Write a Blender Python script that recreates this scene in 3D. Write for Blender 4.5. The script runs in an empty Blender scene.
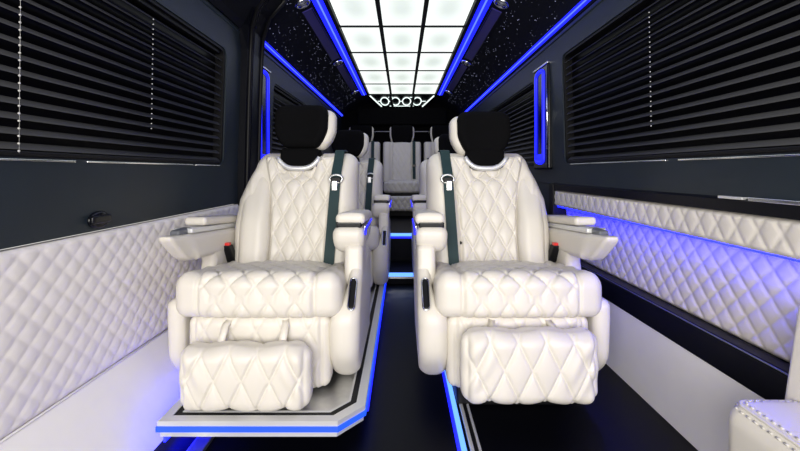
import bpy, bmesh, math, random
from mathutils import Vector
random.seed(7)
C = bpy.context.scene.collection
PI = math.pi
H = 0.85                                    # camera height above the floor

# ------------------------------------------------------------------ materials
def nodes(name):
    m = bpy.data.materials.new(name); m.use_nodes = True
    nt = m.node_tree
    return m, nt, nt.nodes['Principled BSDF']

def surf(name, col, rough=.5, metal=0., spec=.5, bump=0., bscale=300., var=0., vscale=8., coat=0.):
    m, nt, b = nodes(name)
    b.inputs['Base Color'].default_value = (*col, 1)
    b.inputs['Roughness'].default_value = rough
    b.inputs['Metallic'].default_value = metal
    b.inputs['Specular IOR Level'].default_value = spec
    b.inputs['Coat Weight'].default_value = coat
    tc = nt.nodes.new('ShaderNodeTexCoord')
    if var:
        n = nt.nodes.new('ShaderNodeTexNoise'); n.inputs['Scale'].default_value = vscale
        n.inputs['Detail'].default_value = 4
        r = nt.nodes.new('ShaderNodeValToRGB')
        r.color_ramp.elements[0].position = .3; r.color_ramp.elements[1].position = .7
        r.color_ramp.elements[0].color = (*[c*(1-var) for c in col], 1)
        r.color_ramp.elements[1].color = (*[min(1, c*(1+var)) for c in col], 1)
        nt.links.new(tc.outputs['Object'], n.inputs['Vector'])
        nt.links.new(n.outputs['Fac'], r.inputs['Fac'])
        nt.links.new(r.outputs['Color'], b.inputs['Base Color'])
    if bump:
        v = nt.nodes.new('ShaderNodeTexVoronoi'); v.inputs['Scale'].default_value = bscale
        bp = nt.nodes.new('ShaderNodeBump'); bp.inputs['Strength'].default_value = bump
        bp.inputs['Distance'].default_value = .002
        nt.links.new(tc.outputs['Object'], v.inputs['Vector'])
        nt.links.new(v.outputs['Distance'], bp.inputs['Height'])
        nt.links.new(bp.outputs['Normal'], b.inputs['Normal'])
    return m

def glow(name, col, strength):
    m, nt, b = nodes(name)
    b.inputs['Base Color'].default_value = (.02, .02, .03, 1)
    b.inputs['Emission Color'].default_value = (*col, 1)
    b.inputs['Emission Strength'].default_value = strength
    return m

M = dict(
    leather=surf('cream_leather', (.70, .665, .60), .42, bump=.10, bscale=420, var=.02),
    wall_leather=surf('white_wall_leather', (.86, .82, .80), .5, bump=.08, bscale=420, var=.02),
    beige_leather=surf('beige_wall_leather', (.74, .70, .64), .45, bump=.08, bscale=420, var=.02),
    shaded_niche_leather=surf('shaded_recess_leather', (.63, .585, .54), .5, bump=.08, bscale=420, var=.02),  # cream leather darkened, the shade of the recess put into its colour
    panel=surf('white_panel', (.88, .86, .845), .45, bump=.05, bscale=500, var=.02),
    dark=surf('dark_leather', (.0118, .0195, .0275), .45, spec=.38, bump=.12, bscale=500, var=.12, vscale=5),
    head=surf('headliner_suede', (.006, .007, .012), .9, spec=.15, bump=.1, bscale=700),
    black=surf('black_plastic', (.004, .004, .005), .5, spec=.25),
    gloss=surf('black_gloss', (.003, .0035, .006), .22, spec=.28),
    ledge=surf('ledge_lacquer', (.0025, .003, .006), .38, spec=.14),
    suede=surf('black_suede', (.0035, .0035, .004), .95, spec=.08, bump=.1, bscale=800),
    floor=surf('black_vinyl', (.0012, .0014, .003), .42, spec=.13, bump=.05, bscale=600),
    slat=surf('blind_slat', (.038, .039, .042), .55, spec=.35, bump=.05, bscale=600),
    void=surf('dark_glass', (.002, .002, .003), .35, spec=.12),
    chrome=surf('chrome', (.82, .83, .85), .14, metal=1.),
    steel=surf('brushed_steel', (.66, .67, .68), .38, metal=1., var=.06, vscale=40),
    silver=surf('silver_trim', (.72, .73, .74), .42, metal=.45),
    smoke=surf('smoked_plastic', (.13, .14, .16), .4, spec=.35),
    belt=surf('belt_webbing', (.013, .036, .040), .6, spec=.3, bump=.2, bscale=900),
    red=surf('red_button', (.75, .035, .03), .35),
    daylight_dot=surf('white_daylight_dot', (.55, .55, .54), .3),
    thread=surf('stitch_thread', (.55, .53, .50), .7),
    console=surf('console_plastic', (.055, .045, .25), .5, spec=.4, bump=.06, bscale=400),
    lens=surf('lamp_lens', (.30, .31, .36), .12, spec=.7),
    led=glow('blue_led', (.006, .010, 1.), 1.9),
    led_mid=glow('platform_blue_led', (.0028, .0045, 1.), 15.),
    led_strong=glow('bright_blue_led', (.0028, .0045, 1.), 15.),
    led_core=glow('blue_led_core', (.055, .095, 1.), 2.4),
    blue_reflection=glow('blue_reflection_glow', (.01, .012, 1.), 1.2),
    led_ice=glow('ice_blue_led', (.11, .30, 1.), 1.7),
    led_edge=glow('azure_led', (.004, .085, 1.), 1.15),
    star=glow('star_fibre', (.62, .66, 1.), .45),
    white_glow=glow('white_glow', (.86, 1., .96), 1.1),
)
def diffuser_mat():
    m, nt, b = nodes('light_diffuser')
    b.inputs['Base Color'].default_value = (.5, .5, .5, 1)
    tc = nt.nodes.new('ShaderNodeTexCoord')
    mp = nt.nodes.new('ShaderNodeMapping')
    mp.inputs['Location'].default_value = (-.5, -.5, 0); mp.inputs['Scale'].default_value = (1, 1, 0)
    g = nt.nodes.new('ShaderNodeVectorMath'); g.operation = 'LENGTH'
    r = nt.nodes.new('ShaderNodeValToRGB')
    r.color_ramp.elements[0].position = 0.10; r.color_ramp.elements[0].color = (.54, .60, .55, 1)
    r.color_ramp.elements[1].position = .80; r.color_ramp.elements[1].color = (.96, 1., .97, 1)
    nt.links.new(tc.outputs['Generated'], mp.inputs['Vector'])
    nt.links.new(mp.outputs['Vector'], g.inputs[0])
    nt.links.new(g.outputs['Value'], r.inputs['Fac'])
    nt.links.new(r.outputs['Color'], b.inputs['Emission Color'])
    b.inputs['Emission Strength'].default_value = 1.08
    return m
M['diffuser'] = diffuser_mat()

# ------------------------------------------------------------------ mesh helpers
def sstep(a, b, x):
    t = max(0., min(1., (x-a)/(b-a))); return t*t*(3-2*t)

def lerp_table(tab, x):
    if x <= tab[0][0]: return tab[0][1]
    for (a, va), (b, vb) in zip(tab, tab[1:]):
        if x <= b: return va+(vb-va)*(x-a)/(b-a)
    return tab[-1][1]

def quilt(u, v, w, h):
    """puffy diamonds w wide and h tall: 1 at a puff, 0 in the seams"""
    a = u/w+v/h; b = u/w-v/h
    d = min(abs(a-round(a)), abs(b-round(b)))/math.hypot(1/w, 1/h)
    return .62*math.sqrt(abs(math.sin(PI*a)*math.sin(PI*b)))+.38*(1-math.exp(-(d/.0042)**2))

class MB:
    def __init__(s): s.v = []; s.f = []
    def add(s, vs, fs):
        o = len(s.v); s.v += [tuple(p) for p in vs]; s.f += [[i+o for i in f] for f in fs]
        return s
    def rbox(s, c, h, r, seg=(1, 1, 1), fn=None, k=3):
        """rounded box; fn(p, n) moves each point (p relative to the centre, n its normal)"""
        r = min(r, *h)*.999
        ax = []
        for hh, n in zip(h, seg):
            corner = [r*(1-math.tan(PI/4*(1-i/k))) for i in range(k)]
            cs = [-hh+q for q in corner]
            a0, a1 = -hh+r, hh-r
            mid = [a0+(a1-a0)*i/n for i in range(n+1)]
            ax.append(cs+mid+[-q for q in reversed(cs)])
        key = {}; vs = []; fs = []
        def vert(p):
            kk = (round(p[0], 5), round(p[1], 5), round(p[2], 5))
            if kk in key: return key[kk]
            inner = [max(-(h[i]-r), min(h[i]-r, p[i])) for i in range(3)]
            d = Vector([p[i]-inner[i] for i in range(3)])
            n = d.normalized() if d.length > 1e-9 else Vector((0, 0, 1))
            q = Vector(inner)+n*r
            if fn: q = Vector(fn(q, n))
            key[kk] = len(vs); vs.append((q[0]+c[0], q[1]+c[1], q[2]+c[2])); return key[kk]
        for a in range(3):
            b, d = (a+1) % 3, (a+2) % 3
            for sg in (-1, 1):
                for i in range(len(ax[b])-1):
                    for j in range(len(ax[d])-1):
                        q = []
                        for ii, jj in ((i, j), (i+1, j), (i+1, j+1), (i, j+1)):
                            p = [0, 0, 0]; p[a] = sg*h[a]; p[b] = ax[b][ii]; p[d] = ax[d][jj]
                            q.append(vert(p))
                        if len(set(q)) < 3: continue
                        fs.append(q if sg > 0 else q[::-1])
        return s.add(vs, fs)
    def box(s, x0, x1, y0, y1, z0, z1, r=.003):
        h = ((x1-x0)/2, (y1-y0)/2, (z1-z0)/2)
        return s.rbox(((x0+x1)/2, (y0+y1)/2, (z0+z1)/2), h, min(r, min(h)*.9), k=1)
    def tube(s, path, r, n=8, closed=False, flat=None):
        P = [Vector(p) for p in path]; N = len(P); vs = []; fs = []
        up = None
        for i, p in enumerate(P):
            a = P[(i-1) % N] if (closed or i > 0) else P[i]
            b = P[(i+1) % N] if (closed or i < N-1) else P[i]
            t = (b-a).normalized()
            if up is None:
                up = Vector((0, 0, 1)) if abs(t.z) < .9 else Vector((0, 1, 0))
                up = (up-t*up.dot(t)).normalized()
            else: up = (up-t*up.dot(t)).normalized()
            sd = t.cross(up)
            rr = r[i] if isinstance(r, (list, tuple)) else r
            for j in range(n):
                q = 2*PI*j/n
                vs.append(p+sd*math.cos(q)*rr+up*math.sin(q)*rr*(flat or 1))
        m = N if closed else N-1
        for i in range(m):
            for j in range(n):
                a, b = i*n+j, i*n+(j+1) % n
                c, d = ((i+1) % N)*n+(j+1) % n, ((i+1) % N)*n+j
                fs.append([a, b, c, d])
        if not closed:
            fs.append(list(range(n))[::-1]); fs.append([(N-1)*n+j for j in range(n)])
        return s.add(vs, fs)
    def ribbon(s, path, width, th, wdir=(1, 0, 0)):
        """a flat strap along path; wdir its width direction"""
        W = Vector(wdir); P = [Vector(p) for p in path]; vs = []; fs = []
        for i, p in enumerate(P):
            t = (P[min(i+1, len(P)-1)]-P[max(i-1, 0)]).normalized()
            n = W.cross(t).normalized()
            for a, b in ((-1, -1), (1, -1), (1, 1), (-1, 1)):
                vs.append(p+W*(a*width/2)+n*(b*th/2))
        for i in range(len(P)-1):
            for j in range(4):
                fs.append([i*4+j, i*4+(j+1) % 4, (i+1)*4+(j+1) % 4, (i+1)*4+j])
        fs.append([0, 1, 2, 3][::-1]); e = (len(P)-1)*4; fs.append([e, e+1, e+2, e+3])
        return s.add(vs, fs)
    def prism(s, sec, y0, y1):
        """closed (x, z) section extruded along y"""
        n = len(sec); vs = [(x, y0, z) for x, z in sec]+[(x, y1, z) for x, z in sec]
        fs = [[i, (i+1) % n, n+(i+1) % n, n+i] for i in range(n)]
        fs += [list(range(n))[::-1], [n+i for i in range(n)]]
        return s.add(vs, fs)
    def lathe(s, prof, c, axis='z', n=20):
        vs = []; fs = []
        for r, t in prof:
            for j in range(n):
                a = 2*PI*j/n; x, y = r*math.cos(a), r*math.sin(a)
                p = {'z': (x, y, t), 'y': (x, t, y), 'x': (t, x, y)}[axis]
                vs.append([p[k]+c[k] for k in range(3)])
        for i in range(len(prof)-1):
            for j in range(n):
                fs.append([i*n+j, i*n+(j+1) % n, (i+1)*n+(j+1) % n, (i+1)*n+j])
        fs.append(list(range(n))[::-1]); fs.append([(len(prof)-1)*n+j for j in range(n)])
        return s.add(vs, fs)
    def build(s, name, mat, parent=None, smooth=True, mirror=False, move=None):
        me = bpy.data.meshes.new(name)
        vs = s.v
        if move: vs = [(x+move[0], y+move[1], z+move[2]) for x, y, z in vs]
        if mirror: vs = [(-x, y, z) for x, y, z in vs]
        me.from_pydata(vs, [], s.f)
        bm = bmesh.new(); bm.from_mesh(me)
        bmesh.ops.recalc_face_normals(bm, faces=bm.faces); bm.to_mesh(me); bm.free()
        me.materials.append(M[mat])
        if smooth: me.polygons.foreach_set('use_smooth', [True]*len(me.polygons))
        me.update()
        o = bpy.data.objects.new(name, me); C.objects.link(o)
        if parent: o.parent = parent
        return o

def tag(o, label, cat, group=None, kind=None):
    o['label'] = label; o['category'] = cat
    if group: o['group'] = group
    if kind: o['kind'] = kind
    return o
def thing(name, label, cat, loc=(0, 0, 0), group=None):
    o = bpy.data.objects.new(name, None); C.objects.link(o); o.location = loc
    o.empty_display_size = .05
    return tag(o, label, cat, group)
def struct(o, label=None):
    o['kind'] = 'structure'
    if label: o['label'] = label
    return o
def copy_tree(o, parent=None):
    c = o.copy(); C.objects.link(c)
    if parent: c.parent = parent
    for ch in list(o.children): copy_tree(ch, c)
    return c

# ------------------------------------------------------------------ the shell
WX = .90
def wx(z): return WX-.03*max(0., z-.92)           # the walls lean in a little towards the roof
Y_IN, Y_END = -.45, 5.9

def rrect(y0, y1, z0, z1, r, n=6):
    out = []
    for cy, cz, a0 in ((y1-r, z1-r, 0), (y0+r, z1-r, 90), (y0+r, z0+r, 180), (y1-r, z0+r, 270)):
        for i in range(n+1):
            a = math.radians(a0+90*i/n); out.append((cy+r*math.cos(a), cz+r*math.sin(a)))
    return out

def plate(name, side, outline, holes, inset, thick, mat, parent=None):
    """a flat wall sheet in the (y, z) plane with cut-outs, following the lean of the wall"""
    bm = bmesh.new(); edges = []
    for loop in [outline]+holes:
        vs = [bm.verts.new((side*(wx(z)+inset), y, z)) for y, z in loop]
        for a, b in zip(vs, vs[1:]+vs[:1]): edges.append(bm.edges.new((a, b)))
    bmesh.ops.triangle_fill(bm, use_beauty=True, use_dissolve=False, edges=edges)
    r = bmesh.ops.extrude_face_region(bm, geom=bm.faces[:])
    for v in r['geom']:
        if isinstance(v, bmesh.types.BMVert): v.co.x += side*thick
    bmesh.ops.recalc_face_normals(bm, faces=bm.faces)
    me = bpy.data.meshes.new(name); bm.to_mesh(me); bm.free(); me.materials.append(M[mat])
    o = bpy.data.objects.new(name, me); C.objects.link(o)
    if parent: o.parent = parent
    return o

def quilted_sheet(side, x, y0, y1, z0, z1, w, h, depth, step=.009, phase=0., lean_out=0.):
    ny, nz = int((y1-y0)/step), max(2, int((z1-z0)/step)); vs = []; fs = []
    for j in range(nz+1):
        z = z0+(z1-z0)*j/nz
        for i in range(ny+1):
            y = y0+(y1-y0)*i/ny
            e = min(y-y0, y1-y, z-z0, z1-z)
            edge = sstep(0, .012, e)
            d = (.006+depth*quilt(y+phase, z-z0, w, h))*edge
            vs.append((side*(x+lean_out*(z-z0)-d), y, z))
    for j in range(nz):
        for i in range(ny):
            a = j*(ny+1)+i; fs.append([a, a+1, a+ny+2, a+ny+1])
    n0 = len(vs)
    rim = [i for i in range(ny+1)]+[j*(ny+1)+ny for j in range(1, nz+1)]+[nz*(ny+1)+i for i in range(ny-1, -1, -1)]+[j*(ny+1) for j in range(nz-1, 0, -1)]
    for i in rim: vs.append((side*(x+.02+lean_out*(vs[i][2]-z0)), vs[i][1], vs[i][2]))
    m = len(rim)
    for k in range(m): fs.append([rim[k], rim[(k+1) % m], n0+(k+1) % m, n0+k])
    fs.append([n0+k for k in range(m)])
    return MB().add(vs, fs)

fl = struct(MB().box(-1.0, 1.0, Y_IN, Y_END, -.05, 0).build('floor', 'floor', smooth=False))

WIN = {(-1, 1): (.50, 2.02, .882, 1.462), (-1, 2): (2.76, 4.25, .882, 1.462),
       (1, 1): (.55, 2.215, .892, 1.490), (1, 2): (2.68, 4.25, .885, 1.455)}
SEAM_L, SEAM_R = .674, .775
for side, nm, seam in ((-1, 'left', SEAM_L), (1, 'right', SEAM_R)):
    holes = [rrect(*WIN[(side, k)], .045) for k in (1, 2)]
    w = plate('wall_'+nm, side, [(Y_IN, seam), (Y_END, seam), (Y_END, 1.62), (Y_IN, 1.62)], holes, 0, .07, 'dark')
    struct(w, 'dark leather van side wall, '+nm)
    # a thin piped ridge above the windows, where the leather turns to the roof
    MB().tube([(side*(wx(1.60)), y, 1.60) for y in (Y_IN, Y_END)], .006).build('piping', 'dark', w)
    if side < 0:
        quilted_sheet(-1, .90, Y_IN, 2.28, .246, .668, .064, .062, .0036, step=.0055).build('quilted_panel', 'wall_leather', w)['label'] = 'white diamond quilted leather panel'
        MB().prism([(-.899, .243), (-.755, 0), (-.93, 0), (-.93, .243)], Y_IN, 2.28).build('skirting_panel', 'panel', w, False)['label'] = 'plain white lower panel'
        MB().tube([(-.896, y, .245) for y in (Y_IN, 2.28)], .0035).build('seam_piping', 'panel', w)
        MB().prism([(-.905, seam), (-.905, .24), (-.765, 0), (-.96, 0), (-.96, seam)], 2.28, Y_END).build('lower_panel', 'dark', w, False)
    else:
        quilted_sheet(1, .90, Y_IN, 2.36, .648, .738, .066, .105, .0050, step=.005, phase=.02).build('quilted_panel', 'beige_leather', w)['label'] = 'narrow cream quilted panel under the black ledge'
        quilted_sheet(1, .953, Y_IN, 2.36, .378, .655, .069, .072, .0065, step=.005, lean_out=.07).build('niche_panel', 'shaded_niche_leather', w)['label'] = 'cream quilted panel lit blue in the recess'
        MB().box(.899, .96, Y_IN, 2.36, 0, .284, .002).build('skirting_panel', 'panel', w, False)['label'] = 'plain white lower panel'
        MB().box(.905, .97, 2.36, Y_END, 0, seam, .002).build('lower_panel', 'dark', w, False)
        MB().box(.992, 1.02, Y_IN, 2.36, .28, .74, .002).build('backing', 'black', w, False)
# black ledges of the right wall
t = MB(); t.prism([(.897, .286), (.975, .286), (.975, .372), (.940, .380), (.902, .380), (.893, .372)], Y_IN, 2.36)
tr = struct(t.build('trim_1', 'ledge', smooth=False), 'black glossy ledge below the lit recess')
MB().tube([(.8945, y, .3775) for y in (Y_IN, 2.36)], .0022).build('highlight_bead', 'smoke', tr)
t = MB(); t.prism([(.886, .740), (.960, .738), (.960, .778), (.900, .779), (.884, .772)], Y_IN, 2.38)
tr = struct(t.build('trim_2', 'ledge', smooth=False), 'black glossy shelf edge under the dark right wall')
t = MB(); t.box(.8815, .900, Y_IN, 1.02, .7735, .7830, .001); t.build('inlay', 'chrome', tr, False)['label'] = 'bright metal inlay'
t = MB(); t.box(.8835, .900, 1.04, 1.12, .7745, .7815, .001); t.build('inlay', 'silver', tr, False)
MB().box(.880, .96, 2.335, 2.40, .30, .775, .004).build('trim_3', 'black', None, False)['kind'] = 'structure'

# windows: black frame, pane and the dark outside behind it
n = 0
for (side, k), (y0, y1, z0, z1) in WIN.items():
    n += 1
    o = plate('window_%d' % n, side, rrect(y0-.004, y1+.004, z0-.004, z1+.004, .047),
              [rrect(y0+.016, y1-.016, z0+.012, z1-.012, .035)], .006, .05, 'black')
    struct(o, 'black rounded window frame')
    plate('pane', side, rrect(y0+.01, y1-.01, z0+.01, z1-.01, .035), [], .050, .006, 'void', o)
    if k == 1:      # bright edge strip along the bottom of the front windows
        gaps = [(y0+.04, 1.10), (1.14, y1-.30), (y1-.28, y1-.05)] if side < 0 else [(y0+.04, 1.30), (1.36, y1-.08)]
        for a, b in gaps:
            MB().box(*sorted((side*(wx(.9)-.004), side*(wx(.9)+.02))), a, b, z0-.008, z0-.0035, .001).build('sill_strip', 'chrome', o, False)

# roof: light recess, coves and star headliner, one section along the whole van
def roof_section():
    inner = [(.875, .775), (.872, .790), (.845, .815), (.80, .845), (.72, .890), (.64, .932), (.605, .950), (.535, .984), (.528, .992), (.45, 1.0)]
    return [(x, z+H) for x, z in inner]
sec = roof_section()
mb = MB()
for s in (-1, 1):
    prof = [(s*x, z) for x, z in sec]
    prof += [(s*.45, 1.93), (s*.98, 1.93), (s*.98, sec[0][1])]
    mb.prism(prof, Y_IN, Y_END)
mb.box(-.46, .46, Y_IN, Y_END, 1.875, 1.93)
struct(mb.build('ceiling', 'head', smooth=False), 'black star headliner')

# rear wall
rw = struct(MB().box(-.98, .98, Y_END-.02, Y_END+.04, 0, 1.93).build('wall_rear', 'suede', None, False))
MB().box(-.62, .62, 5.60, 5.90, 1.50, 1.74, .02).build('fascia', 'suede', rw, False)
struct(MB().box(-.70, .70, 5.84, 5.89, .95, 1.48, .02).build('window_5', 'suede', None, False), 'black rear window')

# raised rear floor and the lower step in the aisle
struct(MB().box(-.9, .9, 3.46, Y_END-.02, 0, .30, .004).build('floor_rear', 'floor', None, False), 'raised black rear floor')
struct(MB().box(-.118, .205, 3.0, 3.47, 0, .075, .004).build('floor_step', 'floor', None, False), 'low black step in the aisle')

# ------------------------------------------------------------------ ceiling light
cl = thing('ceiling_light', 'large glowing white ceiling light of square panes in a black grid', 'ceiling light', (0, 0, 1.85))
YL = [.94+.61*i for i in range(8)]
XL = [-.434, -.145, .145, .434]
for i in range(7):
    for j in range(3):
        w0 = .014
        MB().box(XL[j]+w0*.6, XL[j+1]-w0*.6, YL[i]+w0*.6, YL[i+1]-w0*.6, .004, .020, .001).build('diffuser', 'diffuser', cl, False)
g = MB()
for x, w in ((-.444, .010), (-.145, .014), (.145, .014), (.444, .010)): g.box(x-w, x+w, YL[0]-.02, YL[-1]+.02, -.006, .024, .002)
for y in YL: g.box(-.45, .45, y-.013, y+.013, -.003, .022, .002)
g.build('grid_frame', 'black', cl, False)

# ornamental panel at the end of the light
y0, y1, za, zb, wa, wb = 5.24, 5.60, 1.843, 1.757, .425, .305
def onp(u, v, d=0):   # u -1..1 across, v 0..1 down the slope
    y = y0+(y1-y0)*v; z = za+(zb-za)*v; w = wa+(wb-wa)*v
    return (u*w, y-d*.23, z-d*.97)
orn = thing('ornament_panel', 'dark panel with four glowing rings at the far end of the ceiling light', 'panel', (0, y0, za))
mv = (0, -y0, -za)
q = MB(); q.add([onp(-1.1, 0), onp(1.1, 0), onp(1.1, 1), onp(-1.1, 1), onp(-1.1, 0, -.02), onp(1.1, 0, -.02), onp(1.1, 1, -.02), onp(-1.1, 1, -.02)],
                [[0, 1, 2, 3], [7, 6, 5, 4], [0, 4, 5, 1], [1, 5, 6, 2], [2, 6, 7, 3], [3, 7, 4, 0]])
q.build('back_plate', 'gloss', orn, False, move=mv)
for u0 in (-.64, -.24, .17, .56):
    for rr_, rad in ((.150, .0075),):
        cxr = onp(u0, .5, 0)[0]
        MB().tube([(cxr+rr_*.365*math.cos(2*PI*a/24),)+onp(0, .5+rr_*2.3*math.sin(2*PI*a/24), .008)[1:] for a in range(24)], rad, 6, True).build('ring', 'white_glow', orn, move=mv)
for s in (-1, 1):
    MB().tube([onp(s*.99, .02, .006), onp(s*.93, .98, .006)], .009, 6).build('light_bar', 'white_glow', orn, move=mv)
    MB().tube([onp(s*.36, .0, .02), onp(s*.42, 1, .02)], .018, 6).build('mullion', 'black', orn, move=mv)
for v, u0, u1 in ((.5, -.09, .02), (.95, -.55, .52), (.5, -.90, -.80), (.5, .72, .88), (.5, -.48, -.40), (.5, .33, .40), (.15, -.45, -.30), (.15, .25, .42)):
    MB().tube([onp(u0, v, .006), onp(u1, v, .006)], .005, 6).build('tracery', 'white_glow', orn, move=mv)

# ------------------------------------------------------------------ blue light strips
def strip(name, label, sec2, y0, y1, core=None, group=None):
    cx = sum(p[0] for p in sec2)/len(sec2); cz = sum(p[1] for p in sec2)/len(sec2)
    o = thing(name, label, 'light strip', (cx, y0, cz), group)
    MB().prism([(x-cx, z-cz) for x, z in sec2], 0, y1-y0).build('diffuser', 'led', o, False)
    if core:
        MB().tube([(core[0]-cx, .0, core[1]-cz), (core[0]-cx, y1-y0, core[1]-cz)], core[2], 6).build('bright_core', 'led_core', o)
    return o
for s, nm in ((-1, 'left'), (1, 'right')):
    sc_ = [(s*.463, 1.846), (s*.524, 1.838), (s*.524, 1.846), (s*.463, 1.853)]
    strip('light_strip', 'wide blue light strip along the %s edge of the ceiling light' % nm, sc_, .9, 5.22, (s*.492, 1.842, .006))
    ya = 2.42 if s < 0 else .3
    sc_ = [(s*.866, 1.632), (s*.846, 1.652), (s*.852, 1.662), (s*.876, 1.642)]
    o = strip('light_strip', 'thin blue light strip above the dark windows of the %s wall' % nm, sc_, ya, 5.75, (s*.853, 1.643, .0035))
    # overhead console rail with lamps and vents
    for k, (a, b) in enumerate(((1.10, 2.18), (2.40, 3.44), (3.66, 4.76))):
        p0, p1 = (.540, .978), (.598, .952)
        vm = MB(); vm.prism([(s*p0[0], p0[1]+H-.004), (s*p1[0], p1[1]+H-.004), (s*p1[0], p1[1]+H+.02), (s*p0[0], p0[1]+H+.02)], 0, b-a)
        v = thing('overhead_panel', '%s violet overhead panel beside the %s ceiling strip, %s' % (('near', 'long', 'short')[k], nm, ('above the camera', 'between the two nearest lamps', 'towards the rear')[k]), 'overhead panel', (0, a, 0), 'overhead panels')
        vm.build('cover', 'console', v, False)
        fr = MB()
        for x, z in (p0, p1): fr.tube([(s*x, 0, z+H-.006), (s*x, b-a, z+H-.006)], .0035, 6)
        fr.build('border', 'black', v)
    for k, yy in enumerate((2.29, 3.55, 4.87)):
        lx, lz = s*.572, .965+H
        l = thing('reading_lamp', 'round chrome reading lamp on the %s roof rail, %s' % (nm, ('nearest of three', 'middle of three', 'farthest of three')[k]), 'lamp', (lx, yy, lz), 'roof reading lamps')
        ang = math.atan2(.026, .058)*s
        for nmz, prof, mt in (('bezel', [(.046, .01), (.046, -.010), (.040, -.016), (.032, -.014), (.030, .0)], 'chrome'), ('lens', [(.030, .004), (.030, -.006), (.016, -.016), (.004, -.018)], 'lens')):
            o = MB().lathe(prof, (0, 0, 0), 'z', 24).build(nmz, mt, l)
        o = MB()
        for a in (-.3, .3): o.tube([(-.02, a*.04, -.015), (.02, a*.04, -.015)], .0025, 6)
        o.build('lens_bar', 'black', l)
        l.rotation_euler = (0, ang, 0)
    # stars
    st = MB(); rnd = random.Random(5+s)
    for _ in range(460):
        t = rnd.random()**.8; yy = rnd.uniform(.9, 5.4)
        a = [(.845, .815), (.80, .845), (.72, .890), (.64, .932), (.61, .948)]
        f = t*(len(a)-1); i = min(int(f), len(a)-2); f -= i
        x = a[i][0]+(a[i+1][0]-a[i][0])*f; z = a[i][1]+(a[i+1][1]-a[i][1])*f
        r = rnd.choice((.0008, .001, .0012, .0016, .0024))
        st.lathe([(r, .001), (r, -r*.3), (r*.4, -r)], (s*x, yy, z+H-.0005), 'z', 5)
    tag(st.build('star_light', 'star', None, False), 'tiny starry lights scattered over the black %s headliner' % nm, 'star lights', kind='stuff')

# recess lighting under the narrow quilted panel
o = thing('light_strip', 'hidden blue light strip under the narrow quilted panel of the right wall', 'light strip', (.92, Y_IN, .648))
MB().box(-.012, .020, 0, 2.36-Y_IN, -.007, -.001, .001).build('diffuser', 'led_strong', o, False)

# front header and pillar on the left (the sliding-door frame)
pl = MB()
path = [(.905, 2.30, .20), (.895, 2.30, .675), (.885, 2.31, 1.25), (.872, 2.30, 1.52), (.845, 2.25, 1.64), (.775, 2.15, 1.722), (.66, 2.06, 1.785)]
pl.ribbon([(-x, y, z) for x, y, z in path], .22, .055, (0, 1, 0))
p = struct(pl.build('trim_4', 'ledge', None, False), 'dark door pillar of the left wall')
for dy, rad, mt, nmz in ((-.075, .012, 'black', 'rubber_seal'), (-.045, .007, 'gloss', 'rubber_seal'), (.10, .012, 'black', 'rubber_seal')):
    MB().tube([(-x+.030, y+dy, z-(.012 if z > 1.6 else 0)) for x, y, z in path], rad).build(nmz, mt, p)
# door header board over the left window
hb = MB(); hb.ribbon([(-.878, 0, 1.600), (-.868, 0, 1.624), (-.83, 0, 1.655), (-.74, 0, 1.712)], 0, 0) if False else None
hb = MB(); hb.prism([(-.869, 1.618), (-.845, 1.644), (-.80, 1.674), (-.72, 1.718), (-.72, 1.735), (-.85, 1.67), (-.885, 1.63)], Y_IN, 2.16)
struct(hb.build('trim_5', 'head', None, False), 'black header board over the left door')

# upright blue wall lamps between the windows
for s, nm in ((-1, 'left'), (1, 'right')):
    a = thing('wall_lamp', 'upright blue glowing lamp in a black chrome-capped housing on the %s wall' % nm, 'lamp', (s*.885, 2.52, .86), 'upright wall lamps')
    xx = -s
    hs = MB(); hs.rbox((xx*-.005, 0, .32), (.020, .128, .32), .012, k=2); hs.build('housing', 'gloss', a, False)
    pth = []
    for i in range(12):
        an = PI*i/11; pth.append((xx*.015, .068*math.cos(an), .585+.03*math.sin(an)))
    for i in range(12):
        an = PI+PI*i/11; pth.append((xx*.015, .068*math.cos(an), .062+.02*math.sin(an)))
    MB().tube(pth, .0125, 8, True).build('glowing_tube', 'led', a)
    MB().rbox((xx*.015, 0, .070), (.006, .060, .025), .005, k=2).build('light_block', 'led', a, False)
    MB().rbox((xx*-.003, 0, .643), (.022, .130, .006), .004, k=2).build('cap', 'chrome', a, False)
    MB().tube([(xx*.014, -.122, .12), (xx*.016, -.124, .34), (xx*.014, -.122, .48)], [.003, .006, .003]).build('edge_strip', 'chrome', a)

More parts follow.
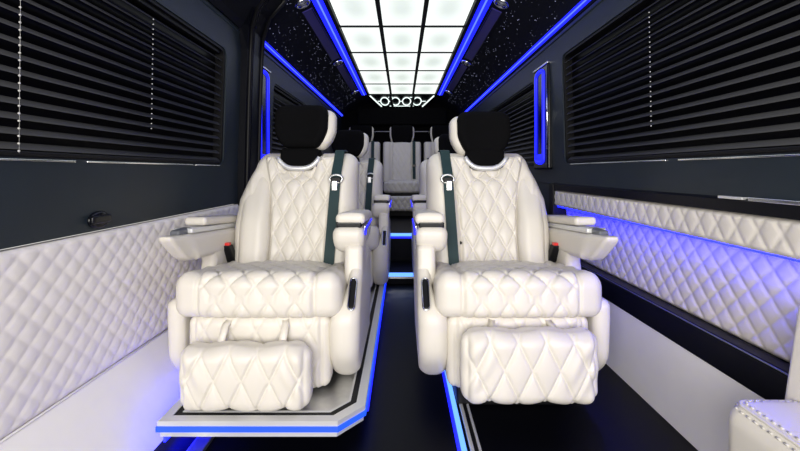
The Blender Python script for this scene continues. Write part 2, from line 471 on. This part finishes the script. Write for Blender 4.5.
# ------------------------------------------------------------------ blinds
blind_label = {(-1, 1): 'black slatted blind in the big front window of the left wall', (-1, 2): 'black slatted blind in the rear left window behind the headrest',
               (1, 1): 'black slatted blind in the big front window of the right wall', (1, 2): 'black slatted blind in the rear right window beyond the blue lamp'}
for (s, k), (y0, y1, z0, z1) in WIN.items():
    b = thing('window_blind', blind_label[(s, k)], 'blind', (s*.915, (y0+y1)/2, z0), 'window blinds')
    L = (y1-y0)/2-.034
    sl = MB(); pitch = .0352; nz = int((z1-z0-.03)/pitch)
    for i in range(nz):
        z = .020+i*pitch
        # an arched slat, tilted: the room edge hangs lower
        secx = []
        for j in range(7):
            u = -1+2*j/6
            secx.append((-s*(u*.010), z+.0085-u*.0085+.0022*(1-u*u)))
        top = secx+[(x, zz-.0014) for x, zz in reversed(secx)]
        off = lambda zz: s*(wx(z0+zz)-.90)
        sl.prism([(x+off(z), zz) for x, zz in top], -L, L)
    sl.build('slats', 'slat', b)
    zt = z0+.022+nz*pitch
    MB().box(-.012, .012, -L, L, .022+nz*pitch, z1-z0-.012, .003).build('head_rail', 'black', b, False)
    MB().box(-.012, .012, -L, L, .004, .016, .003).build('bottom_rail', 'black', b, False)
    if k == 1:
        ys = ([(.938, 'bright'), (1.432, 'dim')] if s < 0 else [(1.44, 'dim')])
        for yy, br in ys:
            ch = MB(); hh = (.40 if br == 'bright' else .28); zz0 = .015 if br == 'bright' else .12
            r = .0027 if br == 'bright' else .0024
            for i in range(int((z1-z0-.04-zz0)/.0176)):
                z = zz0+i*.0176
                ch.lathe([(r*.4, -r*.9), (r*.9, -r*.45), (r, 0), (r*.9, r*.45), (r*.4, r*.9)], (s*(-.017+wx(z0+z)-.90), yy-(y0+y1)/2-.02*z, z), 'z', 8)
            if br == 'bright': ch.tube([(s*(-.017), yy-(y0+y1)/2, 0.01), (s*(-.017+wx(z1)-.9), yy-(y0+y1)/2-.02*(z1-z0), z1-z0-.02)], .0004, 4)
            ch.build('daylight_dots', 'daylight_dot' if br == 'bright' else 'silver', b)  # small spheres stand in for daylight showing through the slat holes

# door latch on the left wall
def oval(mb, ky, kz):
    mb.v = [(x, y*ky, z*kz) for x, y, z in mb.v]; return mb
hd = thing('door_latch', 'small black door latch on the dark left wall', 'latch', (-.90, 1.185, .706))
oval(MB().lathe([(.036, -.002), (.036, .004), (.030, .009), (.010, .010)], (0, 0, 0), 'x', 24), 1.15, .72).build('rosette', 'gloss', hd)
MB().rbox((.011, -.004, .002), (.007, .038, .012), .006, (1, 6, 1), k=3).build('pull', 'gloss', hd)

# ------------------------------------------------------------------ floor fittings
o = thing('light_strip', 'icy blue light strip along the aisle edge of the floor beside the right seat', 'light strip', (.188, 0, 0))
MB().box(-.008, .008, 1.0, 3.0, 0, .010, .002).build('diffuser', 'led_ice', o, False)
MB().box(-.020, -.010, 1.0, 3.0, 0, .008, .002).build('edge', 'led', o, False)
rl = thing('floor_rail', 'bright chrome double seat rail on the floor under the right seat', 'rail', (.225, 0, 0), 'floor rails')
MB().box(-.018, -.006, 1.0, 3.0, 0, .009, .002).build('bar', 'silver', rl, False)
MB().box(.008, .016, 1.0, 3.0, 0, .009, .002).build('bar', 'silver', rl, False)
MB().box(-.006, .008, 1.0, 3.0, 0, .003, .001).build('groove', 'black', rl, False)
rl = thing('floor_rail', 'flat steel seat rail running out from under the left platform', 'rail', (-.622, 0, 0), 'floor rails')
MB().box(-.025, .025, .9, 1.48, 0, .012, .003).build('bar', 'steel', rl, False)
for yy, zz, nm, cat in ((3.0, .075, 'lower', 1), (3.46, .300, 'upper', 2)):
    o = thing('step_light', 'blue light along the nosing of the %s aisle step' % nm, 'light strip', (.02, yy, zz), 'aisle step lights')
    MB().box(-.135, .135, -.012, .004, -.012, .012, .003).build('diffuser', 'led_ice' , o, False)
    MB().box(-.135, .135, -.014, .002, -.030, -.013, .002).build('lower_edge', 'led' if cat == 2 else 'chrome', o, False)

# the platform that carries the left seats
def plat_outline(m=0., ch=.075):
    x0, x1, ya, yb = -.735+m, -.118-m, 1.20+m, 3.42-m
    ch = ch-m*.4
    return [(x0, ya), (x1-ch, ya), (x1, ya+ch*1.1), (x1, yb), (x0, yb)]
def slab(m, z0, z1):
    o = plat_outline(m); n = len(o)
    return MB().add([(x, y, z0) for x, y in o]+[(x, y, z1) for x, y in o],
                    [[i, (i+1) % n, n+(i+1) % n, n+i] for i in range(n)]+[list(range(n))[::-1], [n+i for i in range(n)]])
def frame_(m0, m1, z0, z1):
    a, b = plat_outline(m0), plat_outline(m1); n = len(a)
    vs = [(x, y, z0) for x, y in a]+[(x, y, z1) for x, y in a]+[(x, y, z1) for x, y in b]+[(x, y, z0) for x, y in b]
    fs = []
    for i in range(n):
        j = (i+1) % n
        for r in range(4): fs.append([r*n+i, r*n+j, ((r+1) % 4)*n+j, ((r+1) % 4)*n+i])
    return MB().add(vs, fs)
pf = thing('seat_platform', 'low metal platform with a blue lit edge under the left seats', 'platform', (-.427, 1.2, 0))
mv = (.427, -1.2, 0)
MB().box(-.68, -.19, 1.5, 3.38, 0, .062, .004).build('plinth', 'black', pf, False, move=mv)
slab(.055, .062, .092).build('top_plate', 'steel', pf, False, move=mv)
frame_(.0, .030, .084, .099).build('outer_trim', 'silver', pf, False, move=mv)
frame_(.030, .050, .080, .096).build('inlay', 'black', pf, False, move=mv)
frame_(.050, .057, .080, .098).build('inner_trim', 'silver', pf, False, move=mv)
frame_(-.003, .030, .0675, .0835).build('light_edge', 'led_edge', pf, False, move=mv)
frame_(.006, .050, .049, .0670).build('lower_lip', 'silver', pf, False, move=mv)
MB().box(-.729, -.721, 1.22, 2.6, .022, .046, .002).build('side_light', 'led_mid', pf, False, move=mv)
MB().box(-.117, -.110, 1.32, 3.4, .056, .070, .002).build('side_light', 'led', pf, False, move=mv)

# ------------------------------------------------------------------ seats
LEAN = .26
def lean(z): return .462+(z-.40)*LEAN
SO = [(.36, .250), (.44, .262), (.61, .272), (.72, .262), (.80, .232), (.86, .205), (.93, .190)]
IW = [(.38, .125), (.55, .122), (.70, .132), (.80, .148), (.87, .168), (.93, .178)]

def make_captain(mirror, label, foot=(0, 0, 0), hr=(0, 0, 0), insert_mat='leather', fh=.110, fw=.212, ped=0., io=-.015):
    root = thing('captain_seat', label, 'seat', (0, 0, 0), 'quilted captain seats')
    def B(mb, name, mat, parent=None, smooth=True): return mb.build(name, mat, parent or root, smooth, mirror)
    # pedestal
    p = MB(); p.rbox((0, .30, .0565+ped/2), (.20, .20, .0555-ped/2), .01, k=2); p.rbox((0, .30, .160), (.24, .24, .05), .01, k=2)
    B(p, 'pedestal', 'black', smooth=False)
    # cushion
    def fc(q, n):
        s, y, z = q
        yy = y+.25
        bol = sstep(.185, .235, abs(s))
        top = max(0., n.z); fr = max(0., -n.y)
        z += top*(.010*bol + .012*math.cos(s*PI/.57)) + (.25-yy)*.13*(1 if z > 0 else .35)
        y -= fr*(.012*math.cos(s*PI/.6))
        t = yy*1.05+z+.062
        m = 1-sstep(.178, .195, abs(s))
        d = m*(top+fr)*(.012*quilt(s, t, .088, .118)-.004)
        gr = math.exp(-((abs(s)-.195)/.006)**2)*.007*(top+fr)
        d -= gr
        # wrinkles on the plain bolsters
        d += bol*(top+fr)*.0025*math.sin(yy*55+3*math.sin(s*40))*sstep(.03, .1, yy)
        return (s+n.x*d, y+n.y*d, z+n.z*d)
    B(MB().rbox((0, .25, .402), (.284, .262, .062), .044, (110, 92, 12), fc, 7), 'seat_cushion', 'leather')
    # front panel under the cushion
    def fp(q, n):
        s, y, z = q; fr = max(0., -n.y)
        d = fr*(.009*quilt(s+.04, z, .088, .15)*(1-sstep(.20, .215, abs(s)))+.006*math.cos(s*PI/.5)-math.exp(-((abs(s)-.215)/.006)**2)*.006)
        return (s+n.x*d, y+n.y*d, z+n.z*d)
    B(MB().rbox((0, .055, .232), (.243, .045, .124), .03, (90, 2, 46), fp, 5), 'front_panel', 'leather')
    # footrest: a quilted pillow
    def ff(q, n):
        s, y, z = q
        ex = (abs(s)/fw)**6; ez = (abs(z)/fh)**4
        y *= 1-.25*ex-.12*ez
        s *= 1+.02*math.cos(z*PI/.23)
        fr = abs(n.y)
        d = fr*(.0135*quilt(s, z, .086, .175)-.004)*(1-sstep(fw-.034, fw-.007, abs(s)))
        d += .0035*fr*math.sin(z*70+5*math.sin(s*23))*sstep(.05, .2, abs(s))
        d -= math.exp(-((abs(s)-fw+.015)/.006)**2)*.005*fr
        z += .004*math.sin(s*37)*abs(n.z)
        return (s+n.x*d, y+n.y*d, z+n.z*d)
    fo = B(MB().rbox((.004+foot[0], -.075+foot[1], .232+foot[2]), (fw, .048, fh), .038, (96, 2, 44), ff, 7), 'footrest', 'leather')
    # footrest carrier straps, just visible above the pillow
    for sx in (-.10, .10):
        c = MB(); c.ribbon([(sx+foot[0], -.055+foot[1], .212+fh+foot[2]), (sx, -.012, .335), (sx*.9, .03, .350)], .022, .010)
        B(c, 'strap', 'leather', fo)
    # side shells
    def fi(q, n):
        s, y, z = q
        zz = z+.31
        if zz > .34:                                  # the upper part narrows to a post
            k = sstep(.34, .44, zz); s = -.045+(s+.045)*(1-.5*k)
        y += .145*sstep(.34, .52, zz)*(1-sstep(-.1, .2, y))
        s += .10*max(0, .40-zz)*.7*(1-sstep(.0, .3, zz)*.2)*.45
        fr = sstep(.30, .10, zz) if False else (1-sstep(.10, .30, zz))
        y += .10*fr*fr*(1 if y < 0 else .2)
        if zz < .2 and n.z < 0: pass
        return (s, y, z)
    sh = B(MB().rbox((-.293, .27, .305), (.052, .275, .205), .045, (4, 8, 20), fi, 5), 'side_shell', 'leather')
    sw = MB(); sw.rbox((-.316, .052, .425), (.010, .012, .040), .007, (1, 1, 8), lambda q, n: (q[0], q[1]+q[2]*.95, q[2]), k=3)
    so_ = B(sw, 'switch_slot', 'black', sh); 
    sw = MB(); sw.tube([(-.316+.012*math.cos(a*PI/8), .040+.95*((.030 if math.sin(a*PI/8) > 0 else -.030)+.013*math.sin(a*PI/8)), .425+(.030 if math.sin(a*PI/8) > 0 else -.030)+.013*math.sin(a*PI/8)) for a in range(16)], .003, 6, True)
    B(sw, 'switch_bezel', 'chrome', so_)
    def fo_(q, n):
        s, y, z = q; zz = z+.27
        s -= .05*max(0, .36-zz)*.6
        y += .10*(1-sstep(.10, .28, zz))**2*(1 if y < 0 else .2)
        return (s, y, z)
    B(MB().rbox((.288, .28, .255), (.030, .27, .155), .028, (3, 8, 14), fo_, 5), 'side_shell', 'leather')
    # inner armrest on its post
    def fs(q, n):
        s, y, z = q; return (s, y+(z)*.15, z)
    arm = MB(); arm.rbox((-.306, .225, .50), (.034, .085, .075), .022, (2, 3, 5), fs, 4)
    def fa(q, n):
        s, y, z = q
        under = max(0., -z/.055)
        y += under*.035*(1-sstep(-.17, -.05, y))
        s *= 1-.14*under
        return (s, y, z)
    arm.rbox((-.285, .335, .588), (.060, .185, .052), .030, (4, 6, 3), fa, 5)
    ar = B(arm, 'armrest', 'leather')
    def fpad(q, n):
        s, y, z = q
        return (s, y, z+.006*math.cos(s*PI/.13)*max(0, n.z)-.06*(y+.18))
    pd = MB(); pd.rbox((-.292, .345, .668), (.056, .180, .019), .016, (4, 6, 2), fpad, 4)
    B(pd, 'armrest_pad', 'leather', ar)
    g = MB(); g.rbox((-.286, .345, .645), (.048, .178, .012), .006, k=2); B(g, 'gap_trim', 'gloss', ar, False)
    g = MB(); g.rbox((-.344, .345, .625), (.004, .150, .013), .003, k=2); B(g, 'side_trim', 'chrome', ar, False)
    g = MB(); g.tube([(-.350, .16, .612), (-.349, .19, .628), (-.349, .47, .632)], .0045); B(g, 'reflection_bead', 'blue_reflection', ar)  # glowing tube stands in for blue light reflected on the armrest side
    # outer armrest with console
    def fb(q, n):
        s, y, z = q
        z0 = z
        dn = max(0., (.05-z)/.10)
        fr = 1-sstep(-.25, -.06, y)
        y += fr*(.006+.125*dn**1.2)
        s = s*(1-.36*(1-sstep(-.25, -.13, z0*0+q[1])))-.004
        return (s, y, z-.010-.075*(y+.17))
    a2 = MB(); a2.rbox((.316, .252, .583), (.043, .268, .050), .022, (4, 14, 6), fb, 4)
    def fst(q, n):
        s, y, z = q
        return (s, y-.05*max(0, z)/.09-.03*max(0, -z)/.09, z)
    a2.rbox((.304, .375, .485), (.032, .090, .085), .025, (2, 4, 6), fst, 4)
    a2 = B(a2, 'armrest', 'leather')
    g = MB(); g.rbox((.313, .31, .628), (.036, .195, .010), .006, (2, 8, 1), lambda q, n: (q[0], q[1], q[2]-.075*(q[1]+.15)), 2); B(g, 'console_plate', 'silver', a2, False)
    g = MB(); g.rbox((.312, .105, .630), (.018, .046, .011), .008, (2, 4, 1), None, 3); B(g, 'cup_holder', 'smoke', a2, False)
    pd = MB(); pd.rbox((.316, .375, .665), (.043, .170, .017), .014, (4, 8, 2), lambda q, n: (q[0], q[1], q[2]-.010-(q[1]+.17)*.085), 4)
    B(pd, 'armrest_pad', 'leather', a2)
    # backrest
    def fbk(q, n):
        s, y, z = q; zz = z+.65
        so = lerp_table(SO, zz)
        if s > 0: s *= so/.285
        else: s *= lerp_table([(.38, .272), (.50, .285), (.93, .280)], zz)/.285
        bw = lerp_table(IW, zz)
        fr = max(0., -n.y)
        bol = sstep(bw, bw+.05, abs(s))
        y += lean(zz) - fr*(.054 if s < 0 else .030)*bol*(1-sstep(.80, .93, zz))
        tw = sstep(.78, .92, zz)
        z -= .062*(1-sstep(.055, .105, abs(s+.01)))*tw
        # seam between bolster and shoulder
        d = -math.exp(-((abs(s)-bw-.060)/.005)**2)*.004*fr*(1-sstep(.78, .85, zz))
        return (s, y-n.y*0+(-d if fr > 0 else 0), z)
    bk = B(MB().rbox((0, 0, .65), (.285, .070, .285), .062, (54, 2, 50), fbk, 7), 'backrest', 'leather')
    # the outer side bolster, a fat roll from the hip to the shoulder
    def fol(q, n):
        u, y, z = q; zz = z+.60
        a = lerp_table(IW, zz)+io+.006; b = lerp_table(SO, zz)-.034+.030*sstep(.62, .82, zz)
        if zz > .80: a = a+(b-a)*.0
        s = (a+b)/2+u/.075*(b-a)/2
        tp = sstep(.62, .84, zz)
        return (s, lean(zz)-.074+y*(1-.45*tp)+.026*tp+.25*max(0, u)**2/.075, z)
    B(MB().rbox((0, 0, .60), (.075, .056, .235), .050, (8, 2, 24), fol, 6), 'side_bolster', 'leather', bk)
    def fin(q, n):
        s, y, z = q; zz = z+.645
        w = lerp_table(IW, zz)
        s *= (w+.004)/.15
        fr = max(0., -n.y)
        d = fr*(.0155*quilt(s, z, .074, .138)-.002)*(1-sstep(w-.012, w, abs(s)))
        tw = sstep(.78, .91, zz)
        z -= .062*(1-sstep(.055, .105, abs(s+io+.01)))*tw
        return (s+io, y+lean(zz)-.066-.004*math.cos(s*PI/.3)+n.y*d, z)
    B(MB().rbox((0, 0, .645), (.15, .018, .276), .014, (80, 1, 128), fin, 4), 'quilted_insert', insert_mat, bk)
    for sx in (-.142, .128):
        zz = .535
        B(MB().lathe([(.007, 0), (.007, -.008), (.004, -.011)], (sx, lean(zz)-.082, zz), 'y', 12), 'seat_button', 'black', bk)
    # headrest with its chrome cradle
    zc = 1.040
    hy = lean(1.03)
    cr = []
    for i in range(17):
        u = -1+2*i/16; cr.append((-.012+u*.098, lean(.90)-.098-.008*(1-u*u), .862+.052*abs(u)**3.2))
    h0 = B(MB().tube(cr, .011, 8), 'cradle_trim', 'silver')
    m_ = MB(); m_.rbox((-.012, lean(.92)-.045, .908), (.088, .058, .048), .02, (2, 2, 2), None, 3); B(m_, 'headrest_mount', 'suede', h0)
    def fsh(q, n):
        s, y, z = q
        k = 1-.20*sstep(.02, -.10, z) if False else 1-.24*(1-sstep(-.11, .0, z))
        s *= k
        y += -.030*(s/.135)**2*.9+z*LEAN*.7
        return (s, y, z)
    hs_ = MB(); hs_.rbox((-.028+hr[0], hy-.015+hr[1], zc-.004+hr[2]), (.142, .058, .098), .050, (10, 3, 8), fsh, 5)
    hd_ = B(hs_, 'headrest_shell', 'leather')
    def fpd(q, n):
        s, y, z = q
        k = 1-.26*(1-sstep(-.11, .0, z)); s *= k
        y += -.040*(s/.135)**2+z*LEAN*.7-.012*max(0, -z/.1)*max(0, -n.y)
        z += .006*max(0, n.z)*math.cos(s*12)
        return (s, y, z)
    hp = MB(); hp.rbox((-.014+hr[0], hy-.060+hr[1], zc+.006+hr[2]), (.124, .050, .102), .045, (12, 2, 10), fpd, 5)
    B(hp, 'headrest_pad', 'suede', hd_)['label'] = 'black suede pad'
    # seat belt on the inner shoulder
    pts = []
    for i in range(15):
        zz = .935-.50*i/14
        pts.append((-.198+.020*i/14, lean(zz)-.086-.052*(1-sstep(.82, .93, zz)), zz))
    pts = [(-.200, lean(.93)+.03, .945), (-.199, lean(.93)-.03, .948), (-.1985, lean(.93)-.078, .944)]+pts[1:]
    sb = B(MB().ribbon(pts, .044, .004), 'seat_belt', 'belt', smooth=False)
    gz = .815; gy = lean(gz)-.145
    g = MB(); g.tube([(-.196+.028*math.cos(a), gy, gz+.018*math.sin(a)) for a in [2*PI*i/16 for i in range(16)]], .005, 6, True)
    B(g, 'belt_guide', 'steel', sb)
    g = MB(); g.rbox((-.190, gy-.006, gz-.030), (.013, .005, .022), .004, k=2); B(g, 'belt_tongue', 'steel', sb, False)
    g = MB(); g.rbox((-.195, gy-.004, gz-.004), (.022, .005, .011), .004, k=2); B(g, 'tongue_body', 'black', sb, False)
    # buckle at the outer side
    g = MB(); g.rbox((.262, .395, .492), (.020, .022, .040), .006, fn=lambda q, n: (q[0]+q[2]*.15, q[1]-q[2]*.5, q[2]), k=2)
    bu = B(g, 'belt_buckle', 'black', smooth=False)
    g = MB(); g.rbox((.266, .375, .535), (.015, .012, .007), .003, k=2); B(g, 'release_button', 'red', bu, False)
    return root

fL = make_captain(True, 'front left cream quilted seat standing on the lit metal platform', foot=(0, .0, -.030), hr=(-.002, 0, .012), fh=.098, fw=.203, ped=.100, io=-.032)
fL.location = (-.488, 1.345, 0)
fR = make_captain(False, 'front right cream quilted seat beside the blue lit wall recess', foot=(-.002, .0, .004), hr=(0, 0, -.018))
fR.location = (.398, 1.345, 0)
sL = copy_tree(fL); sL.location = (-.428, 2.50, 0)
sL['label'] = 'second row left cream seat, mostly hidden behind the front left seat'
sR = copy_tree(fR); sR.location = (.415, 2.50, 0)
sR['label'] = 'second row right cream seat, mostly hidden behind the front right seat'

# three seats across the rear
def make_rear(label):
    root = thing('rear_seat', label, 'seat', (0, 0, .30), 'rear row seats')
    def fc(q, n):
        s, y, z = q; fr = max(0, -n.y); top = max(0, n.z)
        d = (fr+top)*(.009*quilt(s, y+z, .07, .10))*(1-sstep(.17, .19, abs(s)))
        return (s+n.x*d, y+n.y*d, z+n.z*d)
    MB().rbox((0, .25, .355), (.225, .26, .068), .035, (40, 20, 8), fc, 4).build('seat_cushion', 'leather', root)
    def fp(q, n):
        s, y, z = q; d = max(0, -n.y)*(.010*quilt(s, z, .07, .10))
        return (s+n.x*d, y+n.y*d, z+n.z*d)
    MB().rbox((0, -.06, .165), (.150, .035, .088), .03, (30, 1, 14), fp, 4).build('footrest', 'leather', root)
    MB().rbox((0, .24, .145), (.21, .22, .145), .01, k=2).build('seat_base', 'black', root, False)
    def ln(z): return .50+(z-.40)*.16
    def fb(q, n):
        s, y, z = q; zz = z+.66
        fr = max(0, -n.y)
        g = math.exp(-((abs(s)-.135)/.006)**2)*.012
        return (s, y+ln(zz)+fr*(g-.02*sstep(.14, .18, abs(s))), z)
    bk = MB().rbox((0, 0, .665), (.252, .065, .275), .030, (40, 1, 10), fb, 4).build('backrest', 'leather', root)
    def fi(q, n):
        s, y, z = q; zz = z+.66; d = max(0, -n.y)*.008*quilt(s, z, .065, .12)
        return (s, y+ln(zz)-.058+n.y*d, z)
    MB().rbox((0, 0, .66), (.125, .014, .26), .012, (30, 1, 40), fi, 3).build('quilted_insert', 'leather', bk)
    def fh(q, n):
        s, y, z = q; s *= 1-.12*(1-sstep(-.1, 0, z)); return (s, y-.02*(s/.15)**2, z)
    sh = MB().rbox((0, ln(1.02)+.005, 1.035), (.166, .045, .115), .04, (8, 2, 6), fh, 4).build('headrest_shell', 'leather', root)
    MB().rbox((0, ln(1.02)-.035, 1.04), (.145, .042, .122), .036, (8, 2, 6), fh, 4).build('headrest_pad', 'suede', sh)
    pts = [(.158, ln(z)-.092-.006*math.sin((.93-z)*6), z) for z in [.945-.05*i for i in range(11)]]
    sb = MB().ribbon([(.158, ln(.93)+.02, .948)]+pts, .040, .004).build('seat_belt', 'belt', root, False)
    MB().rbox((.158, ln(.62)-.105, .62), (.022, .006, .014), .004, k=2).build('belt_tongue', 'gloss', sb, False)
    return root
rC = make_rear('middle seat of the rear row, at the end of the aisle')
rC.location = (.0, 4.80, .30)
rL = copy_tree(rC); rL.location = (-.545, 4.80, .30); rL['label'] = 'rear row seat by the left wall, showing past the left headrests'
rR = copy_tree(rC); rR.location = (.545, 4.80, .30); rR['label'] = 'rear row seat by the right wall, showing past the right headrests'
br = MB().tube([(-.40, 5.66, 1.408), (.40, 5.66, 1.408)], .006).build('grab_bar', 'silver')
tag(br, 'thin silver bar behind the rear row headrests', 'bar')
for s in (-1, 1): MB().tube([(s*.39, 5.66, 1.408), (s*.39, 5.845, 1.408)], .006).build('bracket', 'silver', br)

# seat corner in the right foreground
js = thing('jump_seat', 'white stitched leather seat corner at the right wall in the foreground', 'seat', (.772, .70, 0))
def fj(q, n):
    s, y, z = q
    return (s, y, z+.010*math.cos(s*10)*max(0, n.z))
ZJ = .268
MB().rbox((.01, 0, ZJ), (.090, .175, .088), .042, (6, 10, 4), fj, 6).build('seat_cushion', 'leather', js)
def ring(d, n=10):
    """a loop on the rounded rim of the cushion, d in from its sides"""
    hx, hy, r = .090-d, .175-d, max(.014, .042-d)
    z = ZJ+.088-.042+math.sqrt(max(0, .042**2-(.042-min(d, .042))**2))
    out = []
    for cx, cy, a0 in ((hx-r, hy-r, 0), (-hx+r, hy-r, 90), (-hx+r, -hy+r, 180), (hx-r, -hy+r, 270)):
        for i in range(n+1):
            a = math.radians(a0+90*i/n); x = cx+r*math.cos(a)
            out.append((.01+x, cy+r*math.sin(a), z+.010*math.cos((x+.01)*10)*math.sqrt(max(0, 1-((.042-min(d, .042))/.042)**2))))
    return out
MB().tube(ring(.020), .0035, 8, True).build('piping', 'leather', js)
for d in (.012, .029):
    R = ring(d); P = []
    for a, b in zip(R, R[1:]+R[:1]):
        L = (Vector(b)-Vector(a)).length; k = max(1, int(L/.004))
        for i in range(k): P.append(Vector(a).lerp(Vector(b), i/k))
    st = MB()
    for i in range(0, len(P)-2, 4): st.tube([P[i], P[i+1], P[i+2]], .0024, 6)
    st.build('stitching', 'thread', js)
def fjb(q, n):
    s, y, z = q
    return (s+(z+.1)*.15, y, z)
MB().rbox((.078, 0, .425), (.014, .185, .135), .013, (2, 8, 8), fjb, 4).build('backrest', 'leather', js)
MB().rbox((.03, 0, .08), (.07, .14, .08), .01, k=2).build('seat_base', 'black', js, False)

# ------------------------------------------------------------------ light and camera
w = bpy.data.worlds.new('world'); bpy.context.scene.world = w; w.use_nodes = True
w.node_tree.nodes['Background'].inputs['Color'].default_value = (1., .97, .93, 1)
w.node_tree.nodes['Background'].inputs['Strength'].default_value = .5
def area(name, loc, rot, sx, sy, power, col):
    l = bpy.data.lights.new(name, 'AREA'); l.shape = 'RECTANGLE'; l.size = sx; l.size_y = sy
    l.energy = power; l.color = col
    o = bpy.data.objects.new(name, l); C.objects.link(o); o.location = loc; o.rotation_euler = rot
    return o
area('windscreen_daylight', (-.12, -1.15, 1.12), (math.radians(86), 0, math.radians(-3)), 2.1, 1.3, 75, (1., .96, .89))

cam = bpy.data.cameras.new('camera'); co = bpy.data.objects.new('camera', cam); C.objects.link(co)
co.location = (0, 0, H); co.rotation_euler = (PI/2, 0, 0)
cam.sensor_width = 36; cam.lens = 18; cam.clip_start = .02
cam.shift_x = -2/800; cam.shift_y = -(225.5-171)/800
S = bpy.context.scene
S.camera = co
S.view_settings.view_transform = 'Standard'; S.view_settings.look = 'None'
S.view_settings.exposure = .3; S.view_settings.gamma = 1
S.cycles.use_denoising = True
S.cycles.max_bounces = 8
